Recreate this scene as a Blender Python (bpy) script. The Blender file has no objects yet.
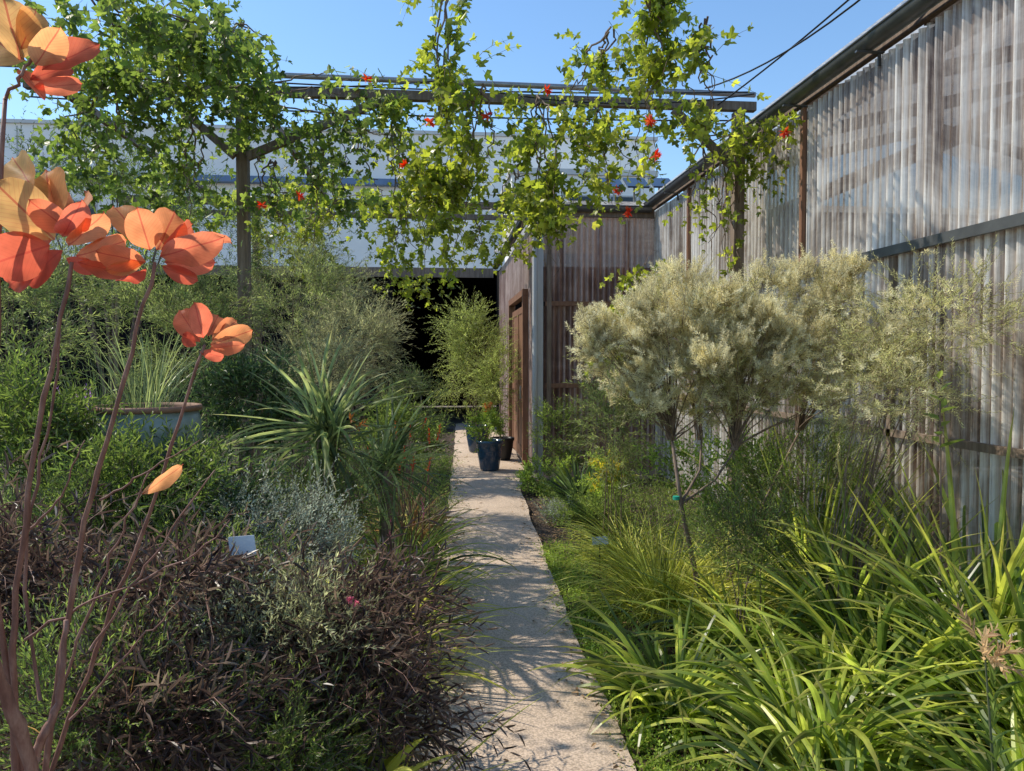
import bpy, math, random
import numpy as np
from mathutils import Vector
rng=np.random.default_rng(11)
PI=math.pi
C=bpy.context.scene.collection
WL={}
# ------------------------------------------------------------------ camera maths
CAMZ=1.6; YAW=math.radians(5.4); PIT=math.radians(2.0); F=760.0
fw=np.array([math.sin(YAW)*math.cos(PIT),math.cos(YAW)*math.cos(PIT),-math.sin(PIT)])
rt=np.array([math.cos(YAW),-math.sin(YAW),0.0]); upv=np.cross(rt,fw)
def W(px,py,Y):
    r=fw+rt*(px-512)/F-upv*(py-385.5)/F
    return np.array([0,0,CAMZ])+r*(Y/r[1])
def unit(a): return a/np.maximum(np.linalg.norm(a,axis=-1,keepdims=True),1e-9)
SUN=unit(np.array([-.76,.34,.98]))
# ------------------------------------------------------------------ mesh builder
class MB:
    def __init__(s): s.v=[];s.f=[];s.n=0;s.r=[];s.t=[];s.a=[]
    def add(s,v,fs,r=None,t=None,a=None):
        v=np.asarray(v,float).reshape(-1,3); k=len(v)
        for f in fs: s.f.append(np.asarray(f,int)+s.n)
        s.v.append(v); s.n+=k
        for lst,x in((s.r,r),(s.t,t),(s.a,a)): lst.append(np.zeros(k) if x is None else np.asarray(x,float).reshape(-1))
    def box(s,x0,x1,y0,y1,z0,z1):
        v=[(x,y,z) for x in (x0,x1) for y in (y0,y1) for z in (z0,z1)]
        s.add(v,[[(0,1,3,2),(4,6,7,5),(0,4,5,1),(2,3,7,6),(0,2,6,4),(1,5,7,3)]],np.full(8,rng.random()))
    def bar(s,p,q,w,h):
        p=np.array(p,float);q=np.array(q,float);d=unit(q-p)
        ref=np.array([0,0,1.]) if abs(d[2])<.9 else np.array([0,1.,0])
        a=unit(np.cross(d,ref))*w/2;b=unit(np.cross(a,d))*h/2
        v=[o+i*a+j*b for o in(p,q) for i in(-1,1) for j in(-1,1)]
        s.add(v,[[(0,1,3,2),(4,6,7,5),(0,4,5,1),(2,3,7,6),(0,2,6,4),(1,5,7,3)]],np.full(8,rng.random()))
    def tubes(s,P,R,k=5):
        P=np.asarray(P,float);R=np.asarray(R,float)
        if P.ndim==2: P=P[None];R=R[None]
        n,m,_=P.shape
        T=unit(np.gradient(P,axis=1)); mean=unit(P[:,-1]-P[:,0])
        ref=np.where(np.abs(mean[:,2:3])>.7,np.array([[1,.13,.05]]),np.array([[.02,.05,1.]]))
        A=unit(np.cross(T,ref[:,None]));B=np.cross(T,A)
        an=np.linspace(0,2*PI,k,endpoint=False)
        V=P[:,:,None]+R[:,:,None,None]*(A[:,:,None]*np.cos(an)[:,None]+B[:,:,None]*np.sin(an)[:,None])
        i=np.arange(n)[:,None,None]*m*k; j=np.arange(m-1)[None,:,None]*k; q=np.arange(k)[None,None]
        q2=(q+1)%k
        f=np.stack([i+j+q,i+j+q2,i+j+k+q2,i+j+k+q],-1).reshape(-1,4)
        rr=np.repeat(rng.random(n),m*k); tt=np.tile(np.repeat(np.linspace(0,1,m),k),n)
        s.add(V,[f],rr,tt)
        for e in (0,m-1):
            s.f.append((np.arange(n)[:,None]*m*k+e*k+np.arange(k)[None])+s.n-n*m*k)
    def lathe(s,prof,c,k=28):
        pr=np.array(prof);an=np.linspace(0,2*PI,k,endpoint=False)
        V=np.stack([c[0]+pr[:,0,None]*np.cos(an),c[1]+pr[:,0,None]*np.sin(an),c[2]+np.repeat(pr[:,1,None],k,1)],-1)
        m=len(pr);j=np.arange(m-1)[:,None]*k;q=np.arange(k)[None];q2=(q+1)%k
        s.add(V,[np.stack([j+q,j+q2,j+k+q2,j+k+q],-1).reshape(-1,4)])
    def build(s,name,mat,parent=None,origin=(0,0,0),smooth=False):
        me=bpy.data.meshes.new(name)
        off=np.array(WL[parent.name] if parent is not None else origin,float)
        v=np.concatenate(s.v)-off
        me.vertices.add(len(v)); me.vertices.foreach_set('co',v.ravel().astype(np.float32))
        lv=np.concatenate([f.ravel() for f in s.f])
        tot=np.concatenate([np.full(len(f),f.shape[1]) for f in s.f])
        st=np.concatenate([[0],np.cumsum(tot)[:-1]])
        me.loops.add(len(lv)); me.loops.foreach_set('vertex_index',lv.astype(np.int32))
        me.polygons.add(len(tot)); me.polygons.foreach_set('loop_start',st.astype(np.int32))
        me.update(calc_edges=True)
        for nm,ar in(('rnd',s.r),('tt',s.t),('ac',s.a)):
            a=me.attributes.new(nm,'FLOAT','POINT'); a.data.foreach_set('value',np.concatenate(ar).astype(np.float32))
        me.polygons.foreach_set('use_smooth',np.full(len(tot),smooth))
        me.materials.append(mat)
        o=bpy.data.objects.new(name,me); C.objects.link(o)
        if parent is not None: o.parent=parent
        else: o.location=tuple(origin)
        WL[o.name]=tuple(off)
        return o
def tag(o,label=None,cat=None,group=None,kind=None):
    if label:o['label']=label
    if cat:o['category']=cat
    if group:o['group']=group
    if kind:o['kind']=kind
    return o
def thing(name,label,cat,loc,group=None):
    o=bpy.data.objects.new(name,None);C.objects.link(o);o.location=tuple(loc);o.empty_display_size=.1
    WL[o.name]=tuple(loc); return tag(o,label,cat,group)
# ------------------------------------------------------------------ materials
def newmat(name):
    m=bpy.data.materials.new(name);m.use_nodes=True;nt=m.node_tree;nt.nodes.clear()
    return m,nt,nt.nodes,nt.links
def ramp(N,cols):
    r=N.new('ShaderNodeValToRGB');e=r.color_ramp.elements
    e[0].position=cols[0][0];e[0].color=(*cols[0][1],1);e[1].position=cols[-1][0];e[1].color=(*cols[-1][1],1)
    for p,c in cols[1:-1]:
        x=e.new(p);x.color=(*c,1)
    return r
def mth(N,L,op,a,b=None,c=None):
    n=N.new('ShaderNodeMath');n.operation=op
    for i,x in enumerate((a,b,c)):
        if x is None:continue
        if isinstance(x,(int,float)):n.inputs[i].default_value=x
        else:L.new(x,n.inputs[i])
    return n.outputs[0]
def attr(N,nm):
    a=N.new('ShaderNodeAttribute');a.attribute_name=nm;return a.outputs['Fac']
def leafmat(name,cols,trans=.4,rough=.42,tip=None,tcol=2.1,var=.5,spec=.35,gain=2.0,vein=False,spread=True):
    m,nt,N,L=newmat(name)
    n=len(cols);g=lambda i:gain*((.68+.78*i/(n-1)) if spread else 1)
    r=ramp(N,[(i/(n-1),tuple(min(.85,x*g(i)) for x in c)) for i,c in enumerate(cols)]);L.new(attr(N,'rnd'),r.inputs[0])
    col=r.outputs[0]
    if tip:
        rr=ramp(N,[(.72,(0,0,0)),(1,(1,1,1))]);L.new(attr(N,'tt'),rr.inputs[0])
        mx=N.new('ShaderNodeMix');mx.data_type='RGBA';L.new(rr.outputs[0],mx.inputs[0]);L.new(col,mx.inputs[6]);mx.inputs[7].default_value=(*tip,1);col=mx.outputs[2]
    if vein:
        u=attr(N,'tt');v=mth(N,L,'ABSOLUTE',attr(N,'ac'))
        q=mth(N,L,'MULTIPLY_ADD',v,-9.0,mth(N,L,'MULTIPLY',u,12.0));q=mth(N,L,'FRACT',q);q=mth(N,L,'ABSOLUTE',mth(N,L,'SUBTRACT',q,.5))
        a_=mth(N,L,'LESS_THAN',q,.07);b_=mth(N,L,'LESS_THAN',v,.022);q=mth(N,L,'MAXIMUM',mth(N,L,'MULTIPLY',a_,.35),b_)
        mx=N.new('ShaderNodeMix');mx.data_type='RGBA';L.new(mth(N,L,'MULTIPLY',q,.7),mx.inputs[0]);L.new(col,mx.inputs[6]);mx.inputs[7].default_value=(.5,.09,.07,1);col=mx.outputs[2]
    tc=N.new('ShaderNodeTexCoord');ns=N.new('ShaderNodeTexNoise');ns.inputs['Scale'].default_value=28 if vein else 6;L.new(tc.outputs['Object'],ns.inputs['Vector'])
    mr=N.new('ShaderNodeMapRange');mr.inputs[1].default_value=.3;mr.inputs[2].default_value=.7;mr.inputs[3].default_value=1-var;mr.inputs[4].default_value=1+var*.6;L.new(ns.outputs[0],mr.inputs[0])
    hs=N.new('ShaderNodeHueSaturation');L.new(col,hs.inputs['Color']);L.new(mr.outputs[0],hs.inputs['Value'])
    p=N.new('ShaderNodeBsdfPrincipled');p.inputs['Roughness'].default_value=rough;p.inputs['Specular IOR Level'].default_value=spec
    L.new(hs.outputs[0],p.inputs['Base Color'])
    h2=N.new('ShaderNodeHueSaturation');h2.inputs['Value'].default_value=tcol;h2.inputs['Saturation'].default_value=1.05;L.new(hs.outputs[0],h2.inputs['Color'])
    tr=N.new('ShaderNodeBsdfTranslucent');L.new(h2.outputs[0],tr.inputs[0])
    ms=N.new('ShaderNodeMixShader');ms.inputs[0].default_value=trans;L.new(p.outputs[0],ms.inputs[1]);L.new(tr.outputs[0],ms.inputs[2])
    o=N.new('ShaderNodeOutputMaterial');L.new(ms.outputs[0],o.inputs[0]);return m
def surf(name,cols,scale=(8,8,8),rough=.7,metal=0,bump=.3,detail=6,spec=.4,fine=None,bdist=.01):
    m,nt,N,L=newmat(name)
    tc=N.new('ShaderNodeTexCoord');mp=N.new('ShaderNodeMapping');mp.inputs['Scale'].default_value=scale;L.new(tc.outputs['Object'],mp.inputs[0])
    ns=N.new('ShaderNodeTexNoise');ns.inputs['Scale'].default_value=1;ns.inputs['Detail'].default_value=detail;ns.inputs['Roughness'].default_value=.65;L.new(mp.outputs[0],ns.inputs['Vector'])
    n=len(cols);r=ramp(N,[(.3+.4*i/(n-1),c) for i,c in enumerate(cols)]);L.new(ns.outputs[0],r.inputs[0]);col=r.outputs[0]
    h=ns.outputs[0]
    if fine:
        n2=N.new('ShaderNodeTexNoise');n2.inputs['Scale'].default_value=fine[0];n2.inputs['Detail'].default_value=2;L.new(tc.outputs['Object'],n2.inputs['Vector'])
        r2=ramp(N,[(.35,(fine[1],)*3),(.65,(fine[2],)*3)]);L.new(n2.outputs[0],r2.inputs[0])
        mx=N.new('ShaderNodeMix');mx.data_type='RGBA';mx.blend_type='MULTIPLY';mx.inputs[0].default_value=1;L.new(col,mx.inputs[6]);L.new(r2.outputs[0],mx.inputs[7]);col=mx.outputs[2];h=n2.outputs[0]
    p=N.new('ShaderNodeBsdfPrincipled');p.inputs['Roughness'].default_value=rough;p.inputs['Metallic'].default_value=metal;p.inputs['Specular IOR Level'].default_value=spec
    L.new(col,p.inputs['Base Color'])
    if bump:
        b=N.new('ShaderNodeBump');b.inputs['Strength'].default_value=bump;b.inputs['Distance'].default_value=bdist;L.new(h,b.inputs['Height']);L.new(b.outputs[0],p.inputs['Normal'])
    o=N.new('ShaderNodeOutputMaterial');L.new(p.outputs[0],o.inputs[0]);return m
def polycarb(name,cols,trp=.3,trl=.3,rough=.3,valley_shade=(.3,.22,.17),spec=.5,coat=0.):
    m,nt,N,L=newmat(name)
    tc=N.new('ShaderNodeTexCoord');mp=N.new('ShaderNodeMapping');mp.inputs['Scale'].default_value=(22,22,.5);L.new(tc.outputs['Object'],mp.inputs[0])
    ns=N.new('ShaderNodeTexNoise');ns.inputs['Scale'].default_value=1;ns.inputs['Detail'].default_value=5;ns.inputs['Roughness'].default_value=.75;L.new(mp.outputs[0],ns.inputs['Vector'])
    n2=N.new('ShaderNodeTexNoise');n2.inputs['Scale'].default_value=1.5;n2.inputs['Detail'].default_value=7;n2.inputs['Roughness'].default_value=.65;n2.inputs['Distortion'].default_value=.6;L.new(tc.outputs['Object'],n2.inputs['Vector'])
    ad=mth(N,L,'ADD',mth(N,L,'MULTIPLY',ns.outputs[0],.6),mth(N,L,'MULTIPLY',n2.outputs[0],.4))
    n=len(cols);r=ramp(N,[(.40+.2*i/(n-1),c) for i,c in enumerate(cols)]);L.new(ad,r.inputs[0])
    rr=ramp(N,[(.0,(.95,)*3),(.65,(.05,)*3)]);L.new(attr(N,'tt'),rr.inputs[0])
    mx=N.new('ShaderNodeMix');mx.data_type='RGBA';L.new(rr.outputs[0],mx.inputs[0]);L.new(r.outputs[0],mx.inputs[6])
    mm=N.new('ShaderNodeMix');mm.data_type='RGBA';mm.blend_type='MULTIPLY';mm.inputs[0].default_value=1;L.new(r.outputs[0],mm.inputs[6]);mm.inputs[7].default_value=(*[x*2 for x in valley_shade],1);L.new(mm.outputs[2],mx.inputs[7]);col=mx.outputs[2]  # shade of the rib valleys painted into the sheet colour, following rib phase
    p=N.new('ShaderNodeBsdfPrincipled');p.inputs['Roughness'].default_value=rough;p.inputs['Specular IOR Level'].default_value=spec;L.new(col,p.inputs['Base Color'])
    p.inputs['Coat Weight'].default_value=coat;p.inputs['Coat Roughness'].default_value=.12
    tl=N.new('ShaderNodeBsdfTranslucent');L.new(col,tl.inputs[0])
    m1=N.new('ShaderNodeMixShader');m1.inputs[0].default_value=trl;L.new(p.outputs[0],m1.inputs[1]);L.new(tl.outputs[0],m1.inputs[2])
    tp=N.new('ShaderNodeBsdfTransparent');tp.inputs[0].default_value=(.95,.87,.78,1)
    m2=N.new('ShaderNodeMixShader')
    r3=ramp(N,[(.42,(trp*1.7,)*3),(.58,(trp*.4,)*3)]);L.new(ad,r3.inputs[0]);L.new(r3.outputs[0],m2.inputs[0])
    L.new(m1.outputs[0],m2.inputs[1]);L.new(tp.outputs[0],m2.inputs[2])
    o=N.new('ShaderNodeOutputMaterial');L.new(m2.outputs[0],o.inputs[0]);return m
M={}
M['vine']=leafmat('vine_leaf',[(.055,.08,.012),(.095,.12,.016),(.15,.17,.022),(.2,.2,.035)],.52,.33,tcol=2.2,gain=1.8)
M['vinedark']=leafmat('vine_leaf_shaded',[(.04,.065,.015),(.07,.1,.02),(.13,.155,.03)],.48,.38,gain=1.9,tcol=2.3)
M['smoke']=leafmat('smoke_bush_leaf',[(.58,.11,.075),(.66,.2,.12),(.70,.32,.15),(.72,.47,.19)],.72,.5,tcol=1.4,var=.25,gain=1.,vein=True,spec=.12,spread=False)
M['feather']=leafmat('feathery_leaf',[(.055,.075,.028),(.105,.13,.042),(.19,.21,.07)],.38,.5)
M['featherbright']=leafmat('bright_feathery_leaf',[(.08,.10,.03),(.135,.16,.045),(.21,.24,.07)],.4,.5)
M['feathergrey']=leafmat('grey_feathery_leaf',[(.08,.085,.045),(.135,.14,.07),(.24,.24,.12)],.38,.5)
M['dark']=leafmat('dark_green_leaf',[(.018,.035,.012),(.034,.055,.018),(.07,.10,.03)],.3,.35)
M['mid']=leafmat('mid_green_leaf',[(.035,.055,.014),(.07,.10,.022),(.13,.16,.037)],.38,.38)
M['bright']=leafmat('bright_green_leaf',[(.08,.13,.02),(.14,.19,.03),(.2,.25,.05)],.4,.4,gain=1.7)
M['silver']=leafmat('silver_leaf',[(.13,.15,.11),(.2,.23,.17),(.3,.32,.25)],.25,.5,gain=1.55)
M['purple']=leafmat('dark_purple_leaf',[(.022,.014,.014),(.05,.032,.027),(.10,.068,.05),(.16,.125,.085)],.28,.33,gain=1.5,spec=.5)
M['cream']=leafmat('cream_plume',[(.52,.47,.24),(.72,.66,.38),(.84,.79,.53),(.9,.87,.67)],.42,.7,var=.28,tcol=1.2,spec=.1,gain=1.,spread=False)
M['creamgreen']=leafmat('grey_green_plume',[(.12,.13,.05),(.2,.2,.085),(.29,.28,.15)],.35,.6)
M['strap']=leafmat('strap_leaf',[(.034,.06,.013),(.07,.105,.02),(.13,.165,.028),(.23,.24,.045)],.42,.33,tip=(.32,.29,.09),spec=.45,tcol=2.2)
M['fan']=leafmat('fan_leaf',[(.05,.07,.026),(.09,.115,.04),(.16,.18,.07)],.35,.4,tip=(.3,.27,.13))
M['strapblue']=leafmat('blue_green_strap_leaf',[(.05,.07,.03),(.09,.12,.05),(.16,.18,.07)],.3,.4)
M['strapyellow']=leafmat('yellow_green_blade',[(.12,.15,.02),(.23,.23,.035),(.36,.33,.08)],.4,.45,gain=1.75)
M['bronzeblade']=leafmat('bronze_blade',[(.1,.05,.025),(.17,.1,.04),(.15,.15,.05)],.35,.45)
M['orange']=leafmat('orange_leaf',[(.3,.07,.03),(.38,.14,.04),(.36,.24,.06)],.4,.45,gain=1.0)
M['red']=leafmat('red_flower',[(.55,.03,.02),(.65,.07,.03),(.6,.14,.05)],.35,.5,var=.2,gain=1.1,spread=False)
M['pink']=leafmat('pink_flower',[(.6,.12,.2),(.65,.25,.3)],.35,.5,var=.2,gain=1.0,spread=False)
M['violet']=leafmat('violet_flower',[(.14,.05,.3),(.25,.12,.42)],.3,.5,var=.2)
M['yellow']=leafmat('yellow_leaf',[(.4,.36,.04),(.5,.4,.06),(.3,.33,.05)],.4,.4,gain=1.4,spread=False)
M['tan']=leafmat('tan_bract',[(.42,.28,.15),(.52,.38,.21),(.45,.28,.16)],.4,.5,gain=1.1,spread=False)
M['litter']=leafmat('dead_leaf',[(.07,.045,.025),(.15,.09,.045),(.26,.17,.09)],.1,.7,gain=1.5)
M['bark']=surf('bark',[(.08,.055,.04),(.18,.125,.09),(.28,.21,.16)],(40,40,8),.8,bump=.5)
M['redstem']=surf('reddish_stem',[(.12,.05,.035),(.22,.10,.07),(.35,.2,.145)],(50,50,12),.6,bump=.3)
M['greenstem']=surf('green_stem',[(.07,.09,.035),(.13,.14,.07)],(30,30,30),.6,bump=0)
M['timber']=surf('weathered_timber',[(.12,.085,.06),(.2,.145,.105),(.29,.225,.175)],(30,30,3),.75,bump=.4)
M['timberbrown']=surf('stained_timber',[(.13,.06,.035),(.21,.105,.06),(.28,.15,.09)],(25,25,3),.6,bump=.3)
M['gutter']=surf('grey_gutter_metal',[(.09,.095,.10),(.16,.165,.17)],(5,5,5),.4,.5,bump=.05)
M['pipe']=surf('galvanised_pipe',[(.25,.25,.25),(.42,.42,.41)],(9,9,9),.45,.6,bump=.05)
M['whitepaint']=surf('chalky_render',[(.82,.82,.81),(.9,.9,.88)],(.7,.7,1.4),.85,bump=.05)
M['greypaint']=surf('pale_grey_paint',[(.42,.43,.43),(.55,.55,.54)],(12,12,2),.6,bump=.05)
M['inside']=surf('brown_interior_boards',[(.06,.04,.03),(.14,.10,.07),(.5,.45,.4)],(1.2,1.2,3),.8,bump=0)
M['bluetrim']=surf('blue_trim',[(.10,.17,.31),(.15,.24,.4)],(2,2,2),.5,bump=0)
M['glassdark']=surf('dark_window_glass',[(.02,.03,.04),(.04,.05,.07)],(1,1,1),.1,bump=0)
M['shade']=surf('black_shade_cloth',[(.004,.004,.005),(.010,.010,.011)],(30,30,30),.95,bump=0,spec=.1)
M['roofmetal']=surf('pale_roof_sheet',[(.5,.51,.52),(.65,.65,.64)],(1,1,1),.5,.2,bump=0)
M['solar']=surf('solar_glass',[(.02,.03,.06),(.03,.045,.08)],(4,4,4),.15,bump=0)
M['concrete']=surf('exposed_aggregate_path',[(.46,.355,.26),(.58,.45,.34),(.66,.53,.405)],(1.2,1.2,1.2),.85,bump=.7,fine=(105,.6,1.12),bdist=.004)
M['soil']=surf('dark_mulch',[(.03,.022,.016),(.065,.045,.032),(.13,.095,.065)],(9,9,9),.95,bump=1,fine=(45,.5,1.3),bdist=.03)
M['gravel']=surf('gravel_ground',[(.14,.12,.10),(.22,.19,.16)],(1,1,1),.9,bump=.3,fine=(40,.6,1.2))
M['glaze']=surf('blue_glazed_ceramic',[(.01,.03,.06),(.02,.06,.11)],(6,6,6),.15,bump=0,spec=.7)
M['palepot']=surf('sage_glazed_pot',[(.14,.18,.14),(.23,.27,.22),(.33,.36,.3)],(5,5,9),.35,bump=.1,spec=.5)
M['terracotta']=surf('terracotta_rim',[(.2,.10,.06),(.3,.17,.11)],(9,9,9),.7,bump=.2)
M['blackplastic']=surf('black_nursery_plastic',[(.012,.012,.013),(.025,.025,.026)],(6,6,6),.45,bump=0)
M['tagw']=surf('white_plastic_tag',[(.5,.58,.68),(.68,.73,.78)],(9,9,9),.4,bump=0)
M['tagg']=surf('green_plant_tie',[(.01,.3,.2),(.02,.35,.25)],(9,9,9),.5,bump=0)
M['pc']=polycarb('corrugated_polycarbonate',[(.15,.105,.08),(.38,.315,.265),(.62,.56,.50),(.82,.78,.72),(.94,.92,.88)],.17,.2,.24,spec=.6,valley_shade=(.27,.21,.165),coat=.2)
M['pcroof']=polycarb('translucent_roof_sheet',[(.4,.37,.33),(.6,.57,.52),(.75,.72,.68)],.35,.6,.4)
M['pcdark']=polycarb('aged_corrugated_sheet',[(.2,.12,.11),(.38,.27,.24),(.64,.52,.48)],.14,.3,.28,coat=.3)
# ------------------------------------------------------------------ leaf geometry
def tp(v,f): 
    v=np.array(v,float);g={}
    for q in f: g.setdefault(len(q),[]).append(q)
    return v,[np.array(x) for x in g.values()]
TPL={
'needle':tp([(0,0,0),(.45,.5,0),(1,0,-.06),(.45,-.5,0)],[(0,1,2,3)]),
'lance':tp([(0,0,0),(.3,.5,.06),(.7,.36,.0),(1,0,-.12),(.7,-.36,0),(.3,-.5,.06)],[(0,3,2,1),(0,5,4,3)]),
'tri':tp([(0,0,0),(-.05,.36,.05),(.42,.66,.05),(.45,.2,.0),(.75,.24,0),(1.02,0,-.12),(.75,-.24,0),(.45,-.2,0),(.42,-.66,.05),(-.05,-.36,.05)],[(0,3,2,1),(0,5,4,3),(0,7,6,5),(0,9,8,7)]),
}
def ovate():
    us=np.linspace(0,1,11);hw=np.array([0.0,.20,.34,.44,.50,.52,.52,.49,.42,.29,.0])
    v=[]
    for i,u in enumerate(us):
        z=-.12*u*u
        for s in np.linspace(-1,1,9):
            k=abs(s);v.append((u-(.03*k if i==10 else 0),s*hw[i],z+.08*k*k*hw[i]*2+.018*math.sin(9*u+3*s)+.016*math.sin(17*u)*s))
    f=[(i*9+j,(i+1)*9+j,(i+1)*9+j+1,i*9+j+1) for i in range(10) for j in range(8)]
    return tp(v,f)
TPL['ovate']=ovate()
def leaves(mb,P,D,N,L,Wd,tpl,r=None):
    n=len(P)
    if n==0:return
    tv,tf=TPL[tpl];D=unit(D);S=np.cross(D,N);S=unit(S);N2=np.cross(S,D)
    L=np.broadcast_to(L,(n,));Wd=np.broadcast_to(Wd,(n,))
    V=P[:,None]+D[:,None]*(tv[:,0]*L[:,None])[...,None]+S[:,None]*(tv[:,1]*Wd[:,None])[...,None]+N2[:,None]*(tv[:,2]*L[:,None])[...,None]
    k=len(tv);o=(np.arange(n)*k)[:,None,None]
    if r is None:r=rng.random(n)
    mb.add(V,[(f[None]+o).reshape(-1,f.shape[1]) for f in tf],np.repeat(r,k),np.tile(tv[:,0],n),np.tile(tv[:,1],n))
def ribbons(mb,P,az,el,L,Wd,droop,m=8,fold=.25,twist=.3,r=None):
    n=len(P);az=np.asarray(az);t=np.linspace(0,1,m)
    L=np.broadcast_to(L,(n,));Wd=np.broadcast_to(Wd,(n,));droop=np.broadcast_to(droop,(n,))
    e=el[:,None]-droop[:,None]*t[None]**1.4
    a=az[:,None]+(rng.normal(0,twist,n))[:,None]*t[None]
    d=np.stack([np.cos(e)*np.cos(a),np.cos(e)*np.sin(a),np.sin(e)],-1)
    pts=P[:,None]+np.cumsum(d*(L[:,None,None]/(m-1)),1)-d[:,:1]*(L[:,None,None]/(m-1))
    side=np.stack([-np.sin(a),np.cos(a),np.zeros_like(a)],-1)
    roll=rng.normal(0,.5,n)[:,None,None];nr=np.cross(side,d)
    side=unit(side*np.cos(roll)+nr*np.sin(roll));nr=np.cross(side,d)
    w=(Wd[:,None]*(.65+.35*np.sin(t*PI))*np.sqrt(np.maximum(1-t**3,0.0004)))[...,None]
    V=np.stack([pts-side*w/2+nr*w*fold,pts,pts+side*w/2+nr*w*fold],2)
    i=np.arange(n)[:,None,None]*m*3;j=np.arange(m-1)[None,:,None]*3;q=np.arange(2)[None,None]
    f=np.stack([i+j+q,i+j+q+1,i+j+q+4,i+j+q+3],-1).reshape(-1,4)
    if r is None:r=rng.random(n)
    mb.add(V,[f],np.repeat(r,m*3),np.tile(np.repeat(t,3),n))
def rdir(n,up=0.):
    d=unit(rng.normal(0,1,(n,3)));d[:,2]+=up;return unit(d)
def sprigs(ml,ms,P,D,L,K,ll,lw,ang=.9,droop=.3,tpl='lance',sr=.002,start=.1,jit=.25,taper=.4):
    n=len(P)
    if n==0:return
    m=5;t=np.linspace(0,1,m);L=np.broadcast_to(L,(n,))
    dd=unit(unit(D)[:,None]+t[None,:,None]*np.array([0,0,-droop])+rng.normal(0,.08,(n,m,3)))
    st=dd*(L[:,None,None]/(m-1));pts=P[:,None]+np.cumsum(st,1)-st[:,:1]
    if ms is not None: ms.tubes(pts,np.tile(np.linspace(sr,sr*.4,m),(n,1)),3)
    tk=np.linspace(start,1,K)[None]+rng.uniform(-.5,.5,(n,K))*(1-start)/K;tk=np.clip(tk,0,.999)
    ix=(tk*(m-1)).astype(int);fr=(tk*(m-1)-ix)[...,None];ar=np.arange(n)[:,None]
    p=pts[ar,ix]*(1-fr)+pts[ar,np.minimum(ix+1,m-1)]*fr;ax=dd[ar,ix]
    rf=np.array([.1,.2,1.]);A=unit(np.cross(ax,rf));B=np.cross(ax,A)
    ph=(np.arange(K)*2.4)[None]+rng.uniform(0,6.3,(n,1))+rng.normal(0,jit,(n,K));ph=ph[...,None]
    pr=A*np.cos(ph)+B*np.sin(ph)
    aa=(ang*(1-.35*tk)+rng.normal(0,jit*.5,(n,K)))[...,None]
    d=ax*np.cos(aa)+pr*np.sin(aa);nn=ax*np.sin(aa)-pr*np.cos(aa)
    nn=nn+rng.normal(0,.3,nn.shape)+np.array([0,0,.3])
    sz=(1-taper*tk)*rng.uniform(.7,1.2,(n,K))
    rr=(rng.random((n,1))*.5+rng.random((n,K))*.5).ravel()
    leaves(ml,p.reshape(-1,3),d.reshape(-1,3),nn.reshape(-1,3),(ll*sz).ravel(),(lw*sz).ravel(),tpl,rr)
    return pts
ST={
'feather':dict(lm='feather',sm='bark',tl=.28,K=19,ll=.058,lw=.0085,ang=.75,dr=.4,tpl='needle',tw=14,up=.5),
'featherbright':dict(lm='featherbright',sm='bark',tl=.34,K=22,ll=.07,lw=.012,ang=.75,dr=.6,tpl='needle',tw=14,up=.5),
'feathergrey':dict(lm='feathergrey',sm='bark',tl=.32,K=20,ll=.065,lw=.009,ang=.7,dr=.6,tpl='needle',tw=14,up=.4),
'dark':dict(lm='dark',sm='bark',tl=.22,K=11,ll=.06,lw=.018,ang=.9,dr=.3,tpl='lance',tw=13,up=.4),
'mid':dict(lm='mid',sm='bark',tl=.24,K=12,ll=.06,lw=.013,ang=.85,dr=.3,tpl='lance',tw=13,up=.5),
'bright':dict(lm='bright',sm='greenstem',tl=.16,K=11,ll=.04,lw=.017,ang=.9,dr=.2,tpl='lance',tw=13,up=.5),
'silver':dict(lm='silver',sm='bark',tl=.16,K=16,ll=.028,lw=.009,ang=.8,dr=.1,tpl='needle',tw=14,up=.7),
'purple':dict(lm='purple',sm='redstem',tl=.28,K=10,ll=.085,lw=.011,ang=.75,dr=.9,tpl='lance',tw=9,up=.5),
'cream':dict(lm='cream',sm='bark',tl=.085,K=44,ll=.027,lw=.006,ang=1.3,dr=.0,tpl='needle',tw=16,up=.8),
'plume':dict(lm='creamgreen',sm='bark',tl=.22,K=40,ll=.03,lw=.005,ang=.9,dr=.1,tpl='needle',tw=9,up=.1),
'fine':dict(lm='mid',sm='bark',tl=.22,K=20,ll=.034,lw=.007,ang=.7,dr=.2,tpl='needle',tw=15,up=.6),
'finegrey':dict(lm='feathergrey',sm='bark',tl=.22,K=22,ll=.036,lw=.007,ang=.7,dr=.2,tpl='needle',tw=13,up=.5),
}
def fol(ml,ms,cl,c,st,rad,scale=1.,tw=None,cs=.05):
    s=ST[st];n=len(cl);k=tw or s['tw']
    P=np.repeat(cl,k,0);out=unit((P-c)/np.array(rad))
    D=unit(out*.8+rdir(len(P),s['up'])*1.0+np.array([0,0,s['up']*.5]))
    P=P+rng.normal(0,cs*scale,P.shape)
    sprigs(ml,ms,P,D,s['tl']*scale*rng.uniform(.6,1.35,len(P)),s['K'],s['ll'],s['lw'],s['ang'],s['dr'],s['tpl'],sr=.0014)
def branches(mb,base,cl,r0=.02,spread=.05,pw=1.6):
    n=len(cl);m=7;t=np.linspace(0,1,m)[None,:,None]
    b=np.tile(np.array(base,float),(n,1))+np.c_[rng.normal(0,spread,(n,2)),np.zeros(n)]
    d=cl-b;tt=np.concatenate([t**pw,t**pw,t**.9],-1)
    P=b[:,None]+d[:,None]*tt+np.cumsum(rng.normal(0,.012,(n,m,3)),1)*t
    mb.tubes(P,np.tile(np.linspace(r0,r0*.22,m),(n,1)),5);return P
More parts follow.
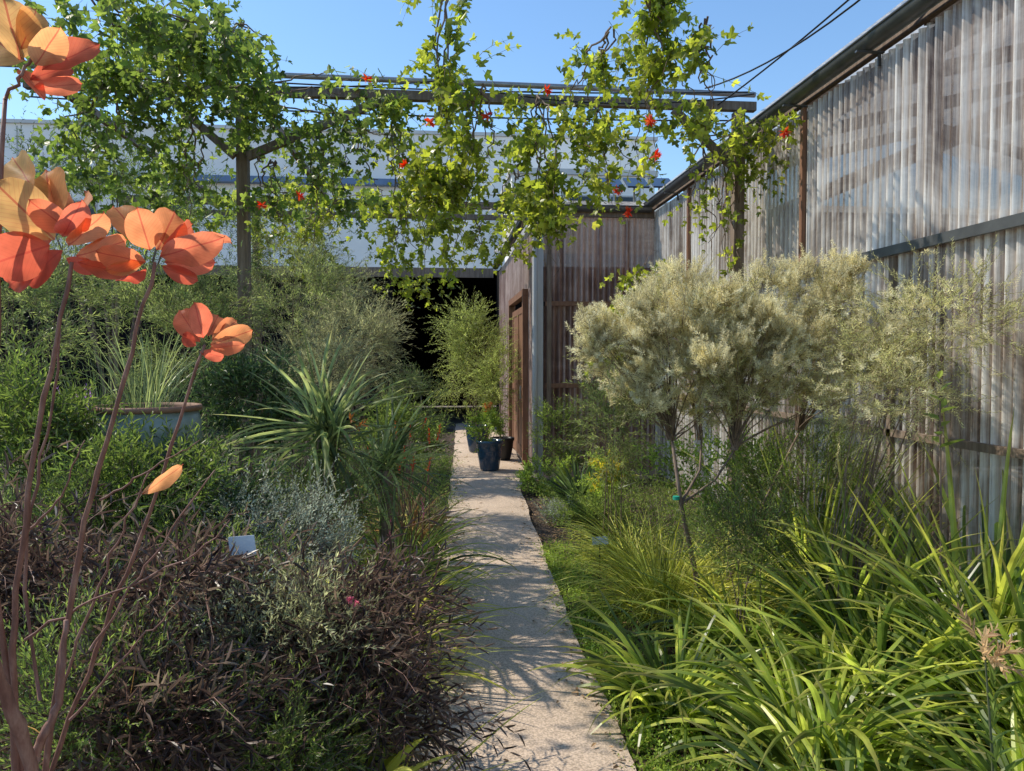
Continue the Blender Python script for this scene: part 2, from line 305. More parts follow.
def clumps(n,c,rad,shell=.45,zmin=.05):
    d=unit(rng.normal(0,1,(n,3)));r=(shell+(1-shell)*rng.random(n))**.8
    r*=1+.25*np.sin(d[:,0]*5+c[0]*3)*np.cos(d[:,2]*4+c[1])
    p=np.array(c)+d*r[:,None]*np.array(rad);p[:,2]=np.maximum(p[:,2],zmin);return p
def shrub(name,label,cat,px,py,Y,rx,ry,st,ncl=22,group=None,scale=1.,tw=None,r0=.006,base=None,shell=.35,extra=None,nb=None,ryd=None,bspread=.05):
    c=W(px,py,Y);k=Y/F;rad=(rx*k,(ryd or rx*.8)*k,ry*k)
    b=np.array([c[0],c[1],0.]) if base is None else np.array(base,float)
    root=thing(name,label,cat,b,group);cl=clumps(ncl,c,rad,shell)
    ml,ms=MB(),MB();fol(ml,ms,cl,c,st,rad,scale,tw);branches(ms,b,cl[:(nb or max(5,ncl//3))],r0,bspread)
    ml.build('foliage',M[ST[st]['lm']],root);ms.build('branches',M[ST[st]['sm']],root)
    if extra:extra(root,cl,c,rad)
    return root
def blades(name,label,cat,x,y,n,L,w,mat,el=(.5,1.45),dr=(.8,1.8),rb=.07,group=None,z=0,fold=.25,m=9,extra=None,zb=0):
    root=thing(name,label,cat,(x,y,zb),group);mb=MB()
    az=rng.uniform(0,2*PI,n);rr=rb*np.sqrt(rng.random(n))
    P=np.c_[x+rr*np.cos(az+rng.normal(0,.5,n)),y+rr*np.sin(az),np.full(n,z+zb)]
    ribbons(mb,P,az,rng.uniform(*el,n),L*rng.uniform(.55,1.1,n),w*rng.uniform(.7,1.2,n),rng.uniform(*dr,n),m,fold)
    mb.build('blades',M[mat],root,smooth=False)
    if extra:extra(root)
    return root
# ------------------------------------------------------------------ setting
g=MB();g.add([(-150,-60,-.05),(150,-60,-.05),(150,250,-.05),(-150,250,-.05)],[[(0,1,2,3)]])
tag(g.build('ground',M['gravel']),'gravel ground around the garden','ground',kind='structure')
def bed(name,x0,x1,y0,y1,label):
    nx=int((x1-x0)/.09);ny=int((y1-y0)/.09);X,Y=np.meshgrid(np.linspace(x0,x1,nx),np.linspace(y0,y1,ny))
    Z=.02*np.sin(X*7+Y*3)+.02*np.sin(Y*9-X*4)+rng.normal(0,.008,X.shape)
    e=np.minimum.reduce([X-x0,x1-X,Y-y0,y1-Y]);Z=Z*np.clip(e/.3,0,1)
    i=np.arange(ny-1)[:,None]*nx+np.arange(nx-1)[None];f=np.stack([i,i+1,i+nx+1,i+nx],-1).reshape(-1,4)
    b=MB();b.add(np.stack([X,Y,Z],-1),[f]);tag(b.build(name,M['soil'],smooth=True),label,'soil',kind='structure')
bed('planting_bed_left',-9,.3,-2,17.5,'dark mulch of the left planting bed')
bed('planting_bed_right',.6,2.82,-2,9.9,'dark mulch of the right planting bed')
ys=np.array([-2,2.94,4.64,6.3,8,9.2,10.5,13,17,19]);xl=np.array([-.15,-.12,-.08,0.0,.08,.12,.15,.24,.34,.4]);xr=np.array([.72,.74,.77,.84,.91,.97,1.2,1.26,1.26,1.26])
pm=MB();cuts=[-2,.6,2.3,4.0,5.8,7.2,8.7,10.3,12,14,16,18.3]
for a,b in zip(cuts[:-1],cuts[1:]):
    yy=np.linspace(a+.006,b-.006,24);L_=np.interp(yy,ys,xl)+.010*np.sin(yy*5)+rng.normal(0,.002,24);R_=np.interp(yy,ys,xr)+.010*np.sin(yy*4+1)+rng.normal(0,.002,24)
    nc=7;u=np.linspace(0,1,nc);X=L_[:,None]+(R_-L_)[:,None]*u;Yg=np.repeat(yy[:,None],nc,1)
    Z=.055-.012*(2*u-1)[None]**4+0*X
    V=np.stack([X,Yg,Z],-1);lo=V.copy();lo[...,2]=-.06
    i=np.arange(23)[:,None]*nc+np.arange(nc-1)[None];f=np.stack([i,i+1,i+nc+1,i+nc],-1).reshape(-1,4)
    k=24*nc;fs=[f]
    e=np.arange(23)*nc;fs.append(np.stack([e,e+nc,e+nc+k,e+k],-1));e2=e+nc-1;fs.append(np.stack([e2,e2+k,e2+nc+k,e2+nc],-1))
    e=np.arange(nc-1);fs.append(np.stack([e,e+k,e+1+k,e+1],-1));e3=e+23*nc;fs.append(np.stack([e3,e3+1,e3+1+k,e3+k],-1))
    pm.add(np.concatenate([V.reshape(-1,3),lo.reshape(-1,3)]),fs)
tag(pm.build('path',M['concrete']),'narrow beige aggregate concrete path down the middle','path',kind='structure')
def litter(name,label,n,fx,y0,y1,z):
    Y=rng.uniform(y0,y1,n);X=fx(Y,n);mb=MB();P=np.c_[X,Y,np.full(n,z)+rng.uniform(0,.012,n)]
    a=rng.uniform(0,6.3,n);D=np.c_[np.cos(a),np.sin(a),rng.normal(0,.12,n)];N=np.c_[rng.normal(0,.25,(n,2)),np.ones(n)]
    l=rng.uniform(.012,.04,n);leaves(mb,P,D,N,l,l*.4,'lance');tag(mb.build(name,M['litter']),label,'leaf litter',kind='stuff')
litter('path_leaf_litter','scattered brown leaf litter along the path edges',750,lambda Y,n:np.where(rng.random(n)<.5,np.interp(Y,ys,xl)+np.abs(rng.normal(0,.14,n)),np.interp(Y,ys,xr)-np.abs(rng.normal(0,.08,n))),2.3,12,.056)
litter('bed_leaf_litter','fallen leaves and bark chips on the right bed',2600,lambda Y,n:np.interp(Y,ys,xr)+np.abs(rng.normal(0,.35,n))+.02,2.3,9.8,.02)
# ------------------------------------------------------------------ greenhouse
GX=2.9;GB=1.3
gh=thing('greenhouse','long corrugated translucent greenhouse with dark gutter on the right of the path','greenhouse',(2.9,9.9,0))
def corr(p0,p1,z0,z1,outn,off=0):
    p0=np.array(p0,float);p1=np.array(p1,float);Ln=np.linalg.norm(p1-p0);d=(p1-p0)/Ln;n=int(Ln/.076*10)+1
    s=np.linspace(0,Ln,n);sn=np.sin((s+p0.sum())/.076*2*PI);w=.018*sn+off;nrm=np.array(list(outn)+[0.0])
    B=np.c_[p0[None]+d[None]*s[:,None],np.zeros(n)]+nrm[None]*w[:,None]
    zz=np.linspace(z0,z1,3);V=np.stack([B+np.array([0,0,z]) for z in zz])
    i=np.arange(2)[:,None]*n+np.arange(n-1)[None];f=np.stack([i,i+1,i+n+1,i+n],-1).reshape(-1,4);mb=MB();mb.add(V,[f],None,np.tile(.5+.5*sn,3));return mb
y=1.2;k=0
while y<9.95:
    y2=min(y+.9,9.98)
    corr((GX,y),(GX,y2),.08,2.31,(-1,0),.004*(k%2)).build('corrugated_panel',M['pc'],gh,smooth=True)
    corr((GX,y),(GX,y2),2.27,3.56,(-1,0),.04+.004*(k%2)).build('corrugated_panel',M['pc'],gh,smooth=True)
    y=y2;k+=1
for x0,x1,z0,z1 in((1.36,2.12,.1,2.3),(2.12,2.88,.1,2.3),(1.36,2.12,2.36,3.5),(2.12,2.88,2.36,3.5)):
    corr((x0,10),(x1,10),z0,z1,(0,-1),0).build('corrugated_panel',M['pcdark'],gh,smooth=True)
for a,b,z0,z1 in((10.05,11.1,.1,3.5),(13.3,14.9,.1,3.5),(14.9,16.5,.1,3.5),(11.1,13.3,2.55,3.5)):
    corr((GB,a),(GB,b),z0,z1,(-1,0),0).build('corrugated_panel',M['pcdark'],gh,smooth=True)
for z,w in((2.285,.06),(1.13,.045)):
    xx=GX-.055 if z>2 else GX-.035
    b=MB();b.bar((xx,1.2,z),(xx,9.95,z),.03,w);b.build('wall_rail',M['gutter' if z>2 else 'timber'],gh)
b=MB();b.bar((GX+.06,1.2,.06),(GX+.06,9.97,.06),.1,.14);b.build('base_board',M['timber'],gh)
for yy in(1.3,2.9,4.45,6.0,7.55,9.1):
    b=MB();b.bar((GX+.1,yy,0),(GX+.1,yy,3.6),.1,.07);b.build('stud',M['timberbrown'],gh)
for yy in(3.05,5.75,8.5):
    b=MB();b.bar((GX-.075,yy,2.325),(GX-.075,yy,3.55),.03,.045);b.build('batten',M['timberbrown'],gh)
for yy in(4.6,7.3):
    b=MB();b.bar((GX-.035,yy,.1),(GX-.035,yy,2.25),.03,.045);b.build('batten',M['timber'],gh)
b=MB();b.bar((GX+.1,1.2,3.52),(GX+.1,10.1,3.52),.1,.14);b.build('wall_plate',M['timber'],gh)
b=MB();b.bar((GX+.1,1.2,2.9),(GX+.1,10.1,2.9),.07,.09);b.build('inner_rail',M['timber'],gh)
b=MB();b.bar((GX-.01,1.2,3.70),(GX-.01,10.3,3.70),.04,.17);b.build('fascia_board',M['timber'],gh)
def gut(p,q,r=.07):
    p=np.array(p,float);q=np.array(q,float);d=unit(q-p);s=np.cross(d,[0,0,1]);mb=MB();an=np.linspace(PI,2*PI,11)
    for rr in(r,r-.006):
        V=np.concatenate([[o+s*math.cos(a)*rr+np.array([0,0,math.sin(a)*rr]) for a in an] for o in(p,q)]);i=np.arange(10);mb.add(V,[np.stack([i,i+1,i+12,i+11],-1)])
    mb.tubes(np.array([p+s*r,q+s*r]),np.full(2,.009),6);mb.tubes(np.array([p-s*r,q-s*r]),np.full(2,.009),6);return mb
gut((GX-.135,1.2,3.66),(GX-.135,9.95,3.66)).build('gutter',M['gutter'],gh,smooth=True)
gut((1.2,9.9,3.60),(2.78,9.9,3.60)).build('gutter',M['gutter'],gh,smooth=True)
gut((1.2,10.0,3.60),(1.2,16.5,3.60)).build('gutter',M['gutter'],gh,smooth=True)
for yy in np.arange(1.6,9.8,1.05):
    b=MB();b.bar((GX-.22,yy,3.585),(GX-.03,yy,3.585),.025,.012);b.bar((GX-.06,yy,3.59),(GX-.06,yy,3.50),.02,.012);b.build('gutter_bracket',M['gutter'],gh)
b=MB();b.bar((1.32,9.96,3.53),(2.84,9.96,3.53),.05,.12);b.build('wall_plate',M['timber'],gh)
for z in(2.33,1.25):
    b=MB();b.bar((1.38,9.955,z),(2.86,9.955,z),.05,.06);b.build('wall_rail',M['timberbrown'],gh)
for x in(1.62,2.12,2.5):
    b=MB();b.bar((x,10.06,0),(x,10.06,3.45),.05,.06);b.build('stud',M['timberbrown'],gh)
b=MB();b.box(1.27,1.35,9.93,10.03,0,3.45);b.build('corner_post',M['greypaint'],gh)
b=MB();b.tubes(np.array([(1.235,9.87,3.55),(1.235,9.87,3.3),(1.235,9.87,1.5),(1.235,9.87,.1)]),np.full(4,.035),10);b.build('downpipe',M['greypaint'],gh,smooth=True)
b=MB();b.bar((1.43,9.95,.05),(1.43,9.95,3.45),.06,.05);b.build('stud',M['timber'],gh)
door=MB()
for a in(11.1,12.0,12.9):door.box(1.245,1.275,a+.1,a+.2,.08,2.4)
door.box(1.246,1.274,11.2,13.1,2.3,2.4);door.box(1.246,1.274,11.2,13.1,.08,.25);door.box(1.246,1.274,11.2,13.1,1.1,1.2);door.box(1.255,1.262,11.2,13.1,.25,2.3)
dr=door.build('door',M['timberbrown'],gh)
b=MB();b.tubes(np.array([(1.2,11.36,1.0),(1.2,11.36,1.2)]),np.full(2,.012),8);b.bar((1.2,11.36,1.02),(1.25,11.36,1.02),.015,.015);b.bar((1.2,11.36,1.18),(1.25,11.36,1.18),.015,.015);b.build('handle',M['pipe'],dr)
b=MB();b.box(1.2,1.3,11.04,11.14,0,2.52);b.box(1.2,1.3,13.25,13.35,0,2.52);b.box(1.2,1.3,11.04,13.35,2.523,2.62);b.build('door_frame',M['timberbrown'],gh)
rf=MB();pr=[(GX-.06,3.80),(6.2,4.6),(9.5,3.78)]
for a,bq in zip(pr[:-1],pr[1:]):
    rf.add([(a[0],1.2,a[1]),(bq[0],1.2,bq[1]),(bq[0],9.95,bq[1]),(a[0],9.95,a[1])],[[(0,1,2,3)]],None,np.full(4,.8))
rf.build('roof_sheet',M['pcroof'],gh)
rf=MB();rf.add([(1.15,9.85,3.66),(9.5,9.85,3.66),(9.5,16.5,3.9),(1.15,16.5,3.9)],[[(0,1,2,3)]],None,np.full(4,.8));rf.build('roof_sheet',M['pcroof'],gh)
for yy in(1.3,2.9,4.45,6.0,7.55,9.1):
    b=MB();b.bar((GX+.05,yy,3.7),(6.2,yy,4.5),.06,.12);b.bar((6.2,yy,4.5),(9.4,yy,3.68),.06,.12);b.build('rafter',M['timber'],gh)
b=MB();b.box(9.4,9.5,1.2,16.5,0,3.7);b.build('back_wall',M['inside'],gh)
b=MB();b.box(1.35,9.4,16.4,16.5,0,3.6);b.build('end_wall',M['shade'],gh)
b=MB();b.box(2.95,9.4,9.98,10.03,0,3.6);b.build('end_wall',M['inside'],gh)
for i,(xx,y0) in enumerate(((4.1,2.6),(4.1,5.6),(5.9,3.6))):
    t=thing('potting_bench',['pale slatted bench behind the near corrugated sheets','pale slatted bench behind the far corrugated sheets','pale slatted bench deep inside the greenhouse'][i],'bench',(xx,y0+1.2,0))
    b=MB()
    for q in range(6): b.box(xx-.4+q*.14,xx-.3+q*.14,y0,y0+2.4,.8,.84)
    b.build('bench_top',M['greypaint'],t)
    for sx in(-.36,.36):
        for yy in(y0+.1,y0+2.3):
            b=MB();b.box(xx+sx-.03,xx+sx+.03,yy-.03,yy+.03,0,.797);b.build('leg',M['timber'],t)
# ------------------------------------------------------------------ shade house
sh=thing('shade_house','black shade cloth shelter with dark open doorway at the path end','shelter',(0,18.2,0))
def bx(nm,m,p,*a):
    b=MB();b.box(*a);return b.build(nm,M[m],p)
OX0=-1.15;OX1=1.28
bx('wall','shade',sh,-10,OX0,18.0,18.1,0,3.3);bx('wall','shade',sh,OX1+.05,1.6,16.6,18.1,0,3.6)
bx('back_wall','shade',sh,-10,4,26,26.1,0,3.6);bx('side_wall','shade',sh,3.9,4,16.7,26,0,3.6);bx('side_wall','shade',sh,-10,-9.9,18.1,26,0,3.6)
bx('roof','shade',sh,-10.2,4.2,17.9,26.2,3.6,3.68);bx('fascia','timber',sh,-10.2,1.25,17.84,17.9,3.50,3.72)
bx('post','shade',sh,OX0-.06,OX0+.06,17.86,17.98,0,3.5);bx('post','greypaint',sh,-4.4,-4.3,17.86,17.96,0,3.5)
t=thing('garden_trolley','dim grey trolley inside the dark doorway','trolley',(-.75,18.9,0))
bx('tray','pipe',t,-1.1,-.45,18.7,19.2,.9,.94);bx('tray','pipe',t,-1.1,-.45,18.7,19.2,.35,.39)
for a in((-1.08,18.72),(-.47,18.72),(-1.08,19.18),(-.47,19.18)):
    b=MB();b.tubes(np.array([(a[0],a[1],0),(a[0],a[1],1.1)]),np.full(2,.015),6);b.build('leg',M['pipe'],t)
t=thing('timber_crate','small brown timber crate on the trolley in the doorway','crate',(-.75,18.95,.94))
for q in range(3): bx('slat','timberbrown',t,-1.0,-.5,18.75,18.77,.95+q*.13,1.05+q*.13)
for q in range(3): bx('slat','timberbrown',t,-1.0,-.5,19.13,19.15,.95+q*.13,1.05+q*.13)
bx('base','timberbrown',t,-1.0,-.5,18.772,19.128,.942,.96)
# ------------------------------------------------------------------ buildings behind
def Zc(py,Y,px=440): return W(px,py,Y)[2]
fb=thing('warehouse_building','long pale rendered building with a blue strip behind the pergola','building',(-5,34,0))
zt=Zc(135,32);xr_=W(655,150,32)[0]
bx('wall','whitepaint',fb,-30,xr_,32,46,0,zt);bx('parapet_cap','roofmetal',fb,-30.1,xr_+.1,31.9,46.1,zt+.003,zt+.14)
zb=Zc(185,32);bx('blue_fascia','bluetrim',fb,-30,W(430,187,32)[0],31.6,31.997,zb-.12,zb+.12)
for i in range(5):
    x=-26+i*3.6;f=bx('window','greypaint',fb,x,x+1.6,31.93,31.997,zb-2.4,zb-.9);bx('pane','glassdark',f,x+.07,x+1.53,31.91,31.928,zb-2.33,zb-.97)
for i in range(7):
    x=-28+i*5.7;bx('panel_joint','greypaint',fb,x,x+.05,31.97,31.996,zb+.2,zt-.1)
f2=thing('annex_building','lower white flat roofed annex beside the pale building','building',(6,27,0))
xa=W(512,150,27)[0];xb=W(655,150,27)[0];z2=Zc(172,27)
bx('wall','whitepaint',f2,xa,xb,27,31.5,0,z2);bx('roof_edge','roofmetal',f2,xa-.1,xb+.1,26.9,31.5,z2+.003,z2+.2)
for q in range(3):
    x=xa+.5+q*1.5;ff=bx('window','greypaint',f2,x,x+1,26.94,26.997,z2-1.6,z2-.7);bx('pane','glassdark',ff,x+.06,x+.94,26.92,26.938,z2-1.54,z2-.76)
for i in range(3):
    p=W(602+i*26,186,18.5);t=MB();q=[p,p+np.array([.55,0,0]),p+np.array([.6,.75,.38]),p+np.array([.05,.75,.38])];q2=[a+np.array([0,.02,-.04]) for a in q]
    t.add(q+q2,[[(0,1,2,3),(4,7,6,5),(0,4,5,1),(1,5,6,2),(2,6,7,3),(3,7,4,0)]])
    r=thing('solar_panel','tilted dark glass panel on the low roof, %s of three'%['leftmost','middle','rightmost'][i],'solar panel',p,'panels on the far low roof');t.build('panel',M['solar'],r)
    b=MB();b.bar(q2[3]+np.array([.3,0,0]),q2[3]+np.array([.3,0,-.75]),.04,.04);b.build('support',M['pipe'],r)
    b=MB();b.bar(q2[0]+np.array([.3,0,0]),q2[0]+np.array([.3,0,-.4]),.04,.04);b.build('support',M['pipe'],r)
# ------------------------------------------------------------------ pergola
pg=thing('pergola','tall timber and pipe pergola spanning the path, draped in vine','pergola',(.4,6.5,0))
def bar(nm,m,p,q,w,h,par=pg):
    b=MB();b.bar(p,q,w,h);return b.build(nm,M[m],par)
PY=6.5;ZB=3.80;lx=W(243,160,PY)[0];rx=2.6
bar('post','timber',(lx,PY,0),(lx,PY,ZB-.05),.09,.09);bar('post','timber',(rx,PY,0),(rx,PY,ZB-.05),.09,.09)
bar('beam','timber',(-3.3,PY,ZB),(2.75,PY,ZB),.07,.075)
b=MB();b.tubes(np.array([(-4.2,PY+.12,ZB+.2),(0,PY+.12,ZB+.17),(2.8,PY+.12,ZB+.15)]),np.full(3,.024),10);b.build('pipe_rail',M['pipe'],pg,smooth=True)
for s,xx in((1,lx),(-1,lx),(-1,rx)):
    bar('brace','timber',(xx+s*.05,PY-.06,3.25),(xx+s*(1.15 if s>0 else .6),PY-.06,ZB-.06),.05,.065)
PB=11.2
for xx in(lx-1.6,lx):
    bar('beam','timber',(xx,PY+.3,ZB+.1),(xx,PB,ZB+.1),.05,.07)
bar('beam','timber',(-4.5,PB,ZB+.04),(1.6,PB,ZB+.04),.07,.1);bar('beam','timber',(-4.5,PB-.5,ZB-.22),(1.3,PB-.5,ZB-.22),.05,.07)
bar('post','timber',(-2.6,PB,0),(-2.6,PB,ZB),.1,.1)
for i,(a,bb,sag) in enumerate((((-3.2,PY,3.95),(2.7,PY,3.93),.08),((.9,PY,3.9),(1.4,PB,3.8),.1),((rx-.2,PY,3.8),(GX-.1,3.2,4.1),.06),((rx-.3,PY,3.95),(GX-.15,3.4,4.0),.18),((-3.3,PY,3.7),(2.6,PY,3.68),.05),((-3.3,PY-.1,3.95),(0,PY-.1,3.9),.12),((0,PY-.1,3.9),(2.7,PY-.1,3.88),.13))):
    t=np.linspace(0,1,14);P=np.array(a)*(1-t)[:,None]+np.array(bb)*t[:,None];P[:,2]-=sag*4*t*(1-t);b=MB();b.tubes(P,np.full(14,.007),5);b.build('wire',M['blackplastic'],pg)
# ------------------------------------------------------------------ vines
def vine(label,strands,n,spread,mat='vine',leaf=.08,flow=(),loose=.36,nst=4):
    P0=W(*strands[0][0][0]);root=thing('climbing_vine',label,'vine',P0);ml,ms=MB(),MB()
    for pts,wt in strands:
        P=np.array([W(*p) for p in pts]);sl=np.r_[0,np.cumsum(np.linalg.norm(np.diff(P,axis=0),axis=1))]
        def at(t): return np.stack([np.interp(t*sl[-1],sl,P[:,i]) for i in range(3)],-1)
        m=24
        for q in range(nst):
            t=np.linspace(0,1,m);Q=at(t)+np.cumsum(rng.normal(0,.024,(m,3)),0);ms.tubes(Q,np.linspace(.008,.0025,m),5)
        k=int(n*wt)
        ck=max(4,k//6);cc=at(rng.random(ck))+rng.normal(0,1,(ck,3))*np.array(spread)*.75
        Q=cc[rng.integers(0,ck,k)]+rng.normal(0,1,(k,3))*np.array(spread)*loose
        D=unit(rdir(k)*.9+np.array([0,0,-.6]))
        sprigs(ml,ms,Q,D,rng.uniform(.14,.45,k),6,leaf,leaf*.9,1.0,.5,'tri',.0022,taper=.35)
    ml.build('foliage',M[mat],root);ms.build('stems',M['bark'],root)
    for p in flow:
        c=W(*p);fm=MB();k=16;D=rdir(k,-.3);leaves(fm,np.tile(c,(k,1)),D,rdir(k),.05,.02,'lance');fm.build('flower',M['red'],root)
    return root
vine('dense vine column hanging over the path in the centre',[([(445,-30,5.6),(435,60,5.7),(450,130,5.8),(447,200,5.8),(440,250,5.8)],1.),([(390,105,6.4),(400,160,6.2),(418,230,6.3)],.22),([(480,90,5.6),(475,185,5.8)],.2)],165,(.14,.2,.11),leaf=.085,flow=((430,122,5.4),(405,165,5.9),(487,115,5.5)))
vine('vine curtain hanging just right of centre above the path',[([(535,95,6.3),(540,160,6.2),(547,215,6.1),(545,255,6)],1.),([(592,105,6.2),(600,165,6.1),(590,190,6)],.5),([(515,165,7),(520,215,7)],.15)],130,(.12,.2,.11),leaf=.085,flow=((547,90,6.0),(618,190,5.8),(628,212,5.8)))
vine('vine hanging in long tassels from the top right of the pergola',[([(640,-30,5),(660,40,5.1),(645,90,5.2),(655,150,5.3)],1.),([(705,20,5),(690,70,5.2),(698,120,5.4)],.35),([(610,30,5.4),(590,105,6)],.35)],105,(.1,.18,.09),leaf=.08,flow=((785,132,5.3),(650,120,5.0),(655,155,5.0)))
vine('vine wound around the right pergola post beside the greenhouse',[([(690,118,6.4),(745,130,6.2),(800,130,5.8)],.7),([(737,130,6.4),(735,200,6.4),(738,265,6.4)],.55),([(705,140,6.3),(715,240,6.3)],.25)],70,(.1,.12,.10),leaf=.072)
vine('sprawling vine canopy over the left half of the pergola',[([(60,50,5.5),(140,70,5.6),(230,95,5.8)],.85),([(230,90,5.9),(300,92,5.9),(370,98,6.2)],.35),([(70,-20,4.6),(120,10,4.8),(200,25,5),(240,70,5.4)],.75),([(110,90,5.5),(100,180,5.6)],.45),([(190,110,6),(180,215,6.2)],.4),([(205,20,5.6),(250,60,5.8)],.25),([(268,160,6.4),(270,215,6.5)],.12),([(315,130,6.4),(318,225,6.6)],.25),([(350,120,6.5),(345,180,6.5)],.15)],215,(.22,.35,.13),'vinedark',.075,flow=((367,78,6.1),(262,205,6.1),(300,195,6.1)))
vine('vine cladding the far pergola beam before the shelter',[([(330,200,11),(430,203,11),(520,200,11)],1.),([(400,215,10.8),(395,275,10.8)],.4),([(480,215,10.8),(485,250,10.8)],.3),([(330,210,10),(300,250,10)],.5),([(240,205,10.8),(330,210,10.8)],.5)],150,(.4,.3,.2),'vine',.1)
# ------------------------------------------------------------------ smoke bush foreground
sb=thing('smoke_bush','red and orange leaved smoke bush on bare stems at the left foreground','shrub',W(20,790,1.42)*np.array([1,1,0]))
ms=MB()
def stem(pts,r0,r1,m=16):
    P=np.array([W(*p) for p in pts]);sl=np.linspace(0,1,len(P));t=np.linspace(0,1,m);Q=np.stack([np.interp(t,sl,P[:,i]) for i in range(3)],-1)
    for _ in range(3):
        Q[1:-1]=Q[:-2]*.25+Q[1:-1]*.5+Q[2:]*.25
    Q[1:-1]+=rng.normal(0,.0022,(m-2,3));R=np.linspace(r0,r1,m)*(1+.18*(np.arange(m)%4==0));ms.tubes(Q,R,8)
    return Q
base=(30,1190,1.42)
stem([base,(25,800,1.42),(8,640,1.36),(38,430,1.32),(72,262,1.3)],.0075,.0030,26)
stem([base,(40,790,1.42),(75,560,1.36),(118,400,1.32),(155,262,1.3)],.0065,.0026,26)
stem([base,(45,780,1.45),(100,640,1.42),(165,470,1.38),(205,345,1.35)],.005,.0022,26)
stem([base,(20,760,1.4),(-10,560,1.35),(-5,300,1.3),(5,100,1.3)],.007,.0035)
stem([(40,700,1.5),(20,560,1.5),(50,430,1.5),(60,330,1.5)],.0035,.002)
stem([(60,690,1.5),(110,560,1.5),(150,470,1.5)],.003,.0015)
stem([base,(38,771,1.3),(5,690,1.25),(-20,640,1.2)],.012,.009)
stem([(35,760,1.32),(60,700,1.32),(66,620,1.33)],.008,.004)
stem([(90,650,1.4),(150,560,1.4),(215,470,1.4)],.0025,.0012);stem([(25,640,1.4),(90,600,1.4),(190,560,1.4),(230,520,1.4)],.0025,.001)
stem([(70,720,1.4),(130,650,1.4),(180,600,1.4)],.0025,.001);stem([(20,540,1.4),(60,500,1.4),(85,440,1.4)],.0025,.001);stem([(100,500,1.36),(150,470,1.36),(200,440,1.36)],.002,.0008)
stem([(5,100,1.3),(30,60,1.3),(55,40,1.3)],.003,.002)
ms.build('stems',M['redstem'],sb,smooth=True)
LV=[((20,60),(5,-10),38,.9,0),((42,70),(98,40),22,.3,.04),((35,65),(60,32),22,.75,-.05),((32,88),(85,84),13,.35,.05),((25,60),(-30,25),34,.9,.05),((45,100),(20,66),12,.3,0),((20,50),(40,5),20,.85,.06),((30,80),(75,62),16,.15,.08),
((55,240),(-8,180),34,.95,-.04),((58,225),(40,165),34,.85,.06),((50,232),(12,205),26,.12,.05),((50,245),(-12,266),34,.2,-.04),((62,250),(20,286),20,.05,.05),((72,232),(30,203),20,.4,-.06),((68,245),(106,218),26,.6,-.03),((76,256),(130,242),20,.5,.05),((62,236),(82,208),20,.25,-.08),((78,262),(126,276),12,.25,0),((52,215),(62,178),20,.6,.09),((52,240),(5,230),22,.35,.02),((66,258),(98,272),12,.1,.03),((70,225),(95,195),15,.7,.1),((40,262),(2,290),18,.15,.07),((35,190),(5,150),24,.97,.1),
((150,250),(112,200),24,.75,.05),((150,250),(138,210),24,.6,-.05),((157,250),(178,210),28,.6,.04),((160,256),(220,242),24,.4,-.05),((164,262),(218,264),17,.3,.05),((146,262),(97,254),20,.5,-.04),((146,268),(118,286),13,.1,.06),((162,250),(198,224),18,.3,.08),((144,262),(106,272),11,.7,-.02),((162,266),(198,282),12,.15,.02),((142,245),(124,222),14,.9,.1),((160,240),(166,216),14,.8,.1),((185,245),(228,236),14,.45,.1),
((200,342),(177,308),18,.3,.03),((203,338),(197,304),18,.3,-.04),((210,345),(254,330),16,.65,.03),((208,336),(220,312),14,.45,.06),((210,348),(242,347),11,.45,-.04),((196,346),(182,334),11,.1,0),((212,340),(240,318),13,.55,.07),((200,352),(226,358),9,.2,.04),
((142,494),(184,467),12,.7,.02)]
lm=MB()
for (bp,tpx,w,c,dz) in LV:
    Y0=1.3 if bp[0]<190 else 1.35
    a=W(*bp,Y0);t=W(*tpx,Y0+dz);d=t-a;nrm=np.array([.6,-1.,-.35])+rng.normal(0,.42,3)
    leaves(lm,a[None],d[None],nrm[None],np.linalg.norm(d)*1.02,w*Y0/F*1.3,'ovate',np.array([c]))
lm.build('leaves',M['smoke'],sb,smooth=True)
# ------------------------------------------------------------------ left bed plants
SH=shrub
SH('feathery_shrub','tall grey green feathery shrub nearest the dark doorway on the left','shrub',355,330,11,34,58,'feathergrey',38)
SH('feathery_shrub','arching feathery shrub in front of the shelter, left of the dark doorway','shrub',300,290,10,62,62,'feathergrey',46)
SH('evergreen_shrub','broad dark evergreen at the back behind the left post','shrub',200,270,10,90,85,'mid',48,scale=1.5,tw=18)
SH('evergreen_shrub','dark evergreen at the far back left corner','shrub',30,240,10.5,110,95,'dark',50,scale=1.6,tw=18)
SH('leafy_tree','mid green small tree rising behind the left beam','tree',110,195,8.6,80,50,'mid',32,scale=1.4,r0=.03,bspread=.02)
SH('feathery_shrub','olive feathery shrub directly right of the left pergola post','shrub',290,310,8,50,62,'feather',36)
SH('feathery_shrub','soft grey feathery shrub arching at mid left','shrub',352,352,7.5,46,40,'feathergrey',34)
SH('feathery_shrub','low feathery shrub beside the far end of the path','shrub',408,408,9.2,30,32,'feather',26,scale=.9)
SH('evergreen_shrub','leafy shrub left of the pergola post','shrub',190,330,6.2,62,55,'feather',38)
SH('leafy_shrub','fine leaved shrub at the left edge behind the smoke bush','shrub',15,300,5.2,75,60,'feather',40)
blades('rush_clump','tall fine upright rush clump behind the sage pot','rush',W(115,400,5.6)[0],5.6,480,1.85,.007,'strapblue',(1.05,1.5),(.1,.7),.16,m=7)
blades('rush_clump','fine upright rush clump at the left edge','rush',W(20,400,5)[0],5.0,300,1.6,.007,'strapblue',(1.1,1.5),(.1,.6),.16,m=7)
SH('leafy_shrub','dark shrub just right of the sage pot','shrub',250,405,4.9,42,36,'dark',26)
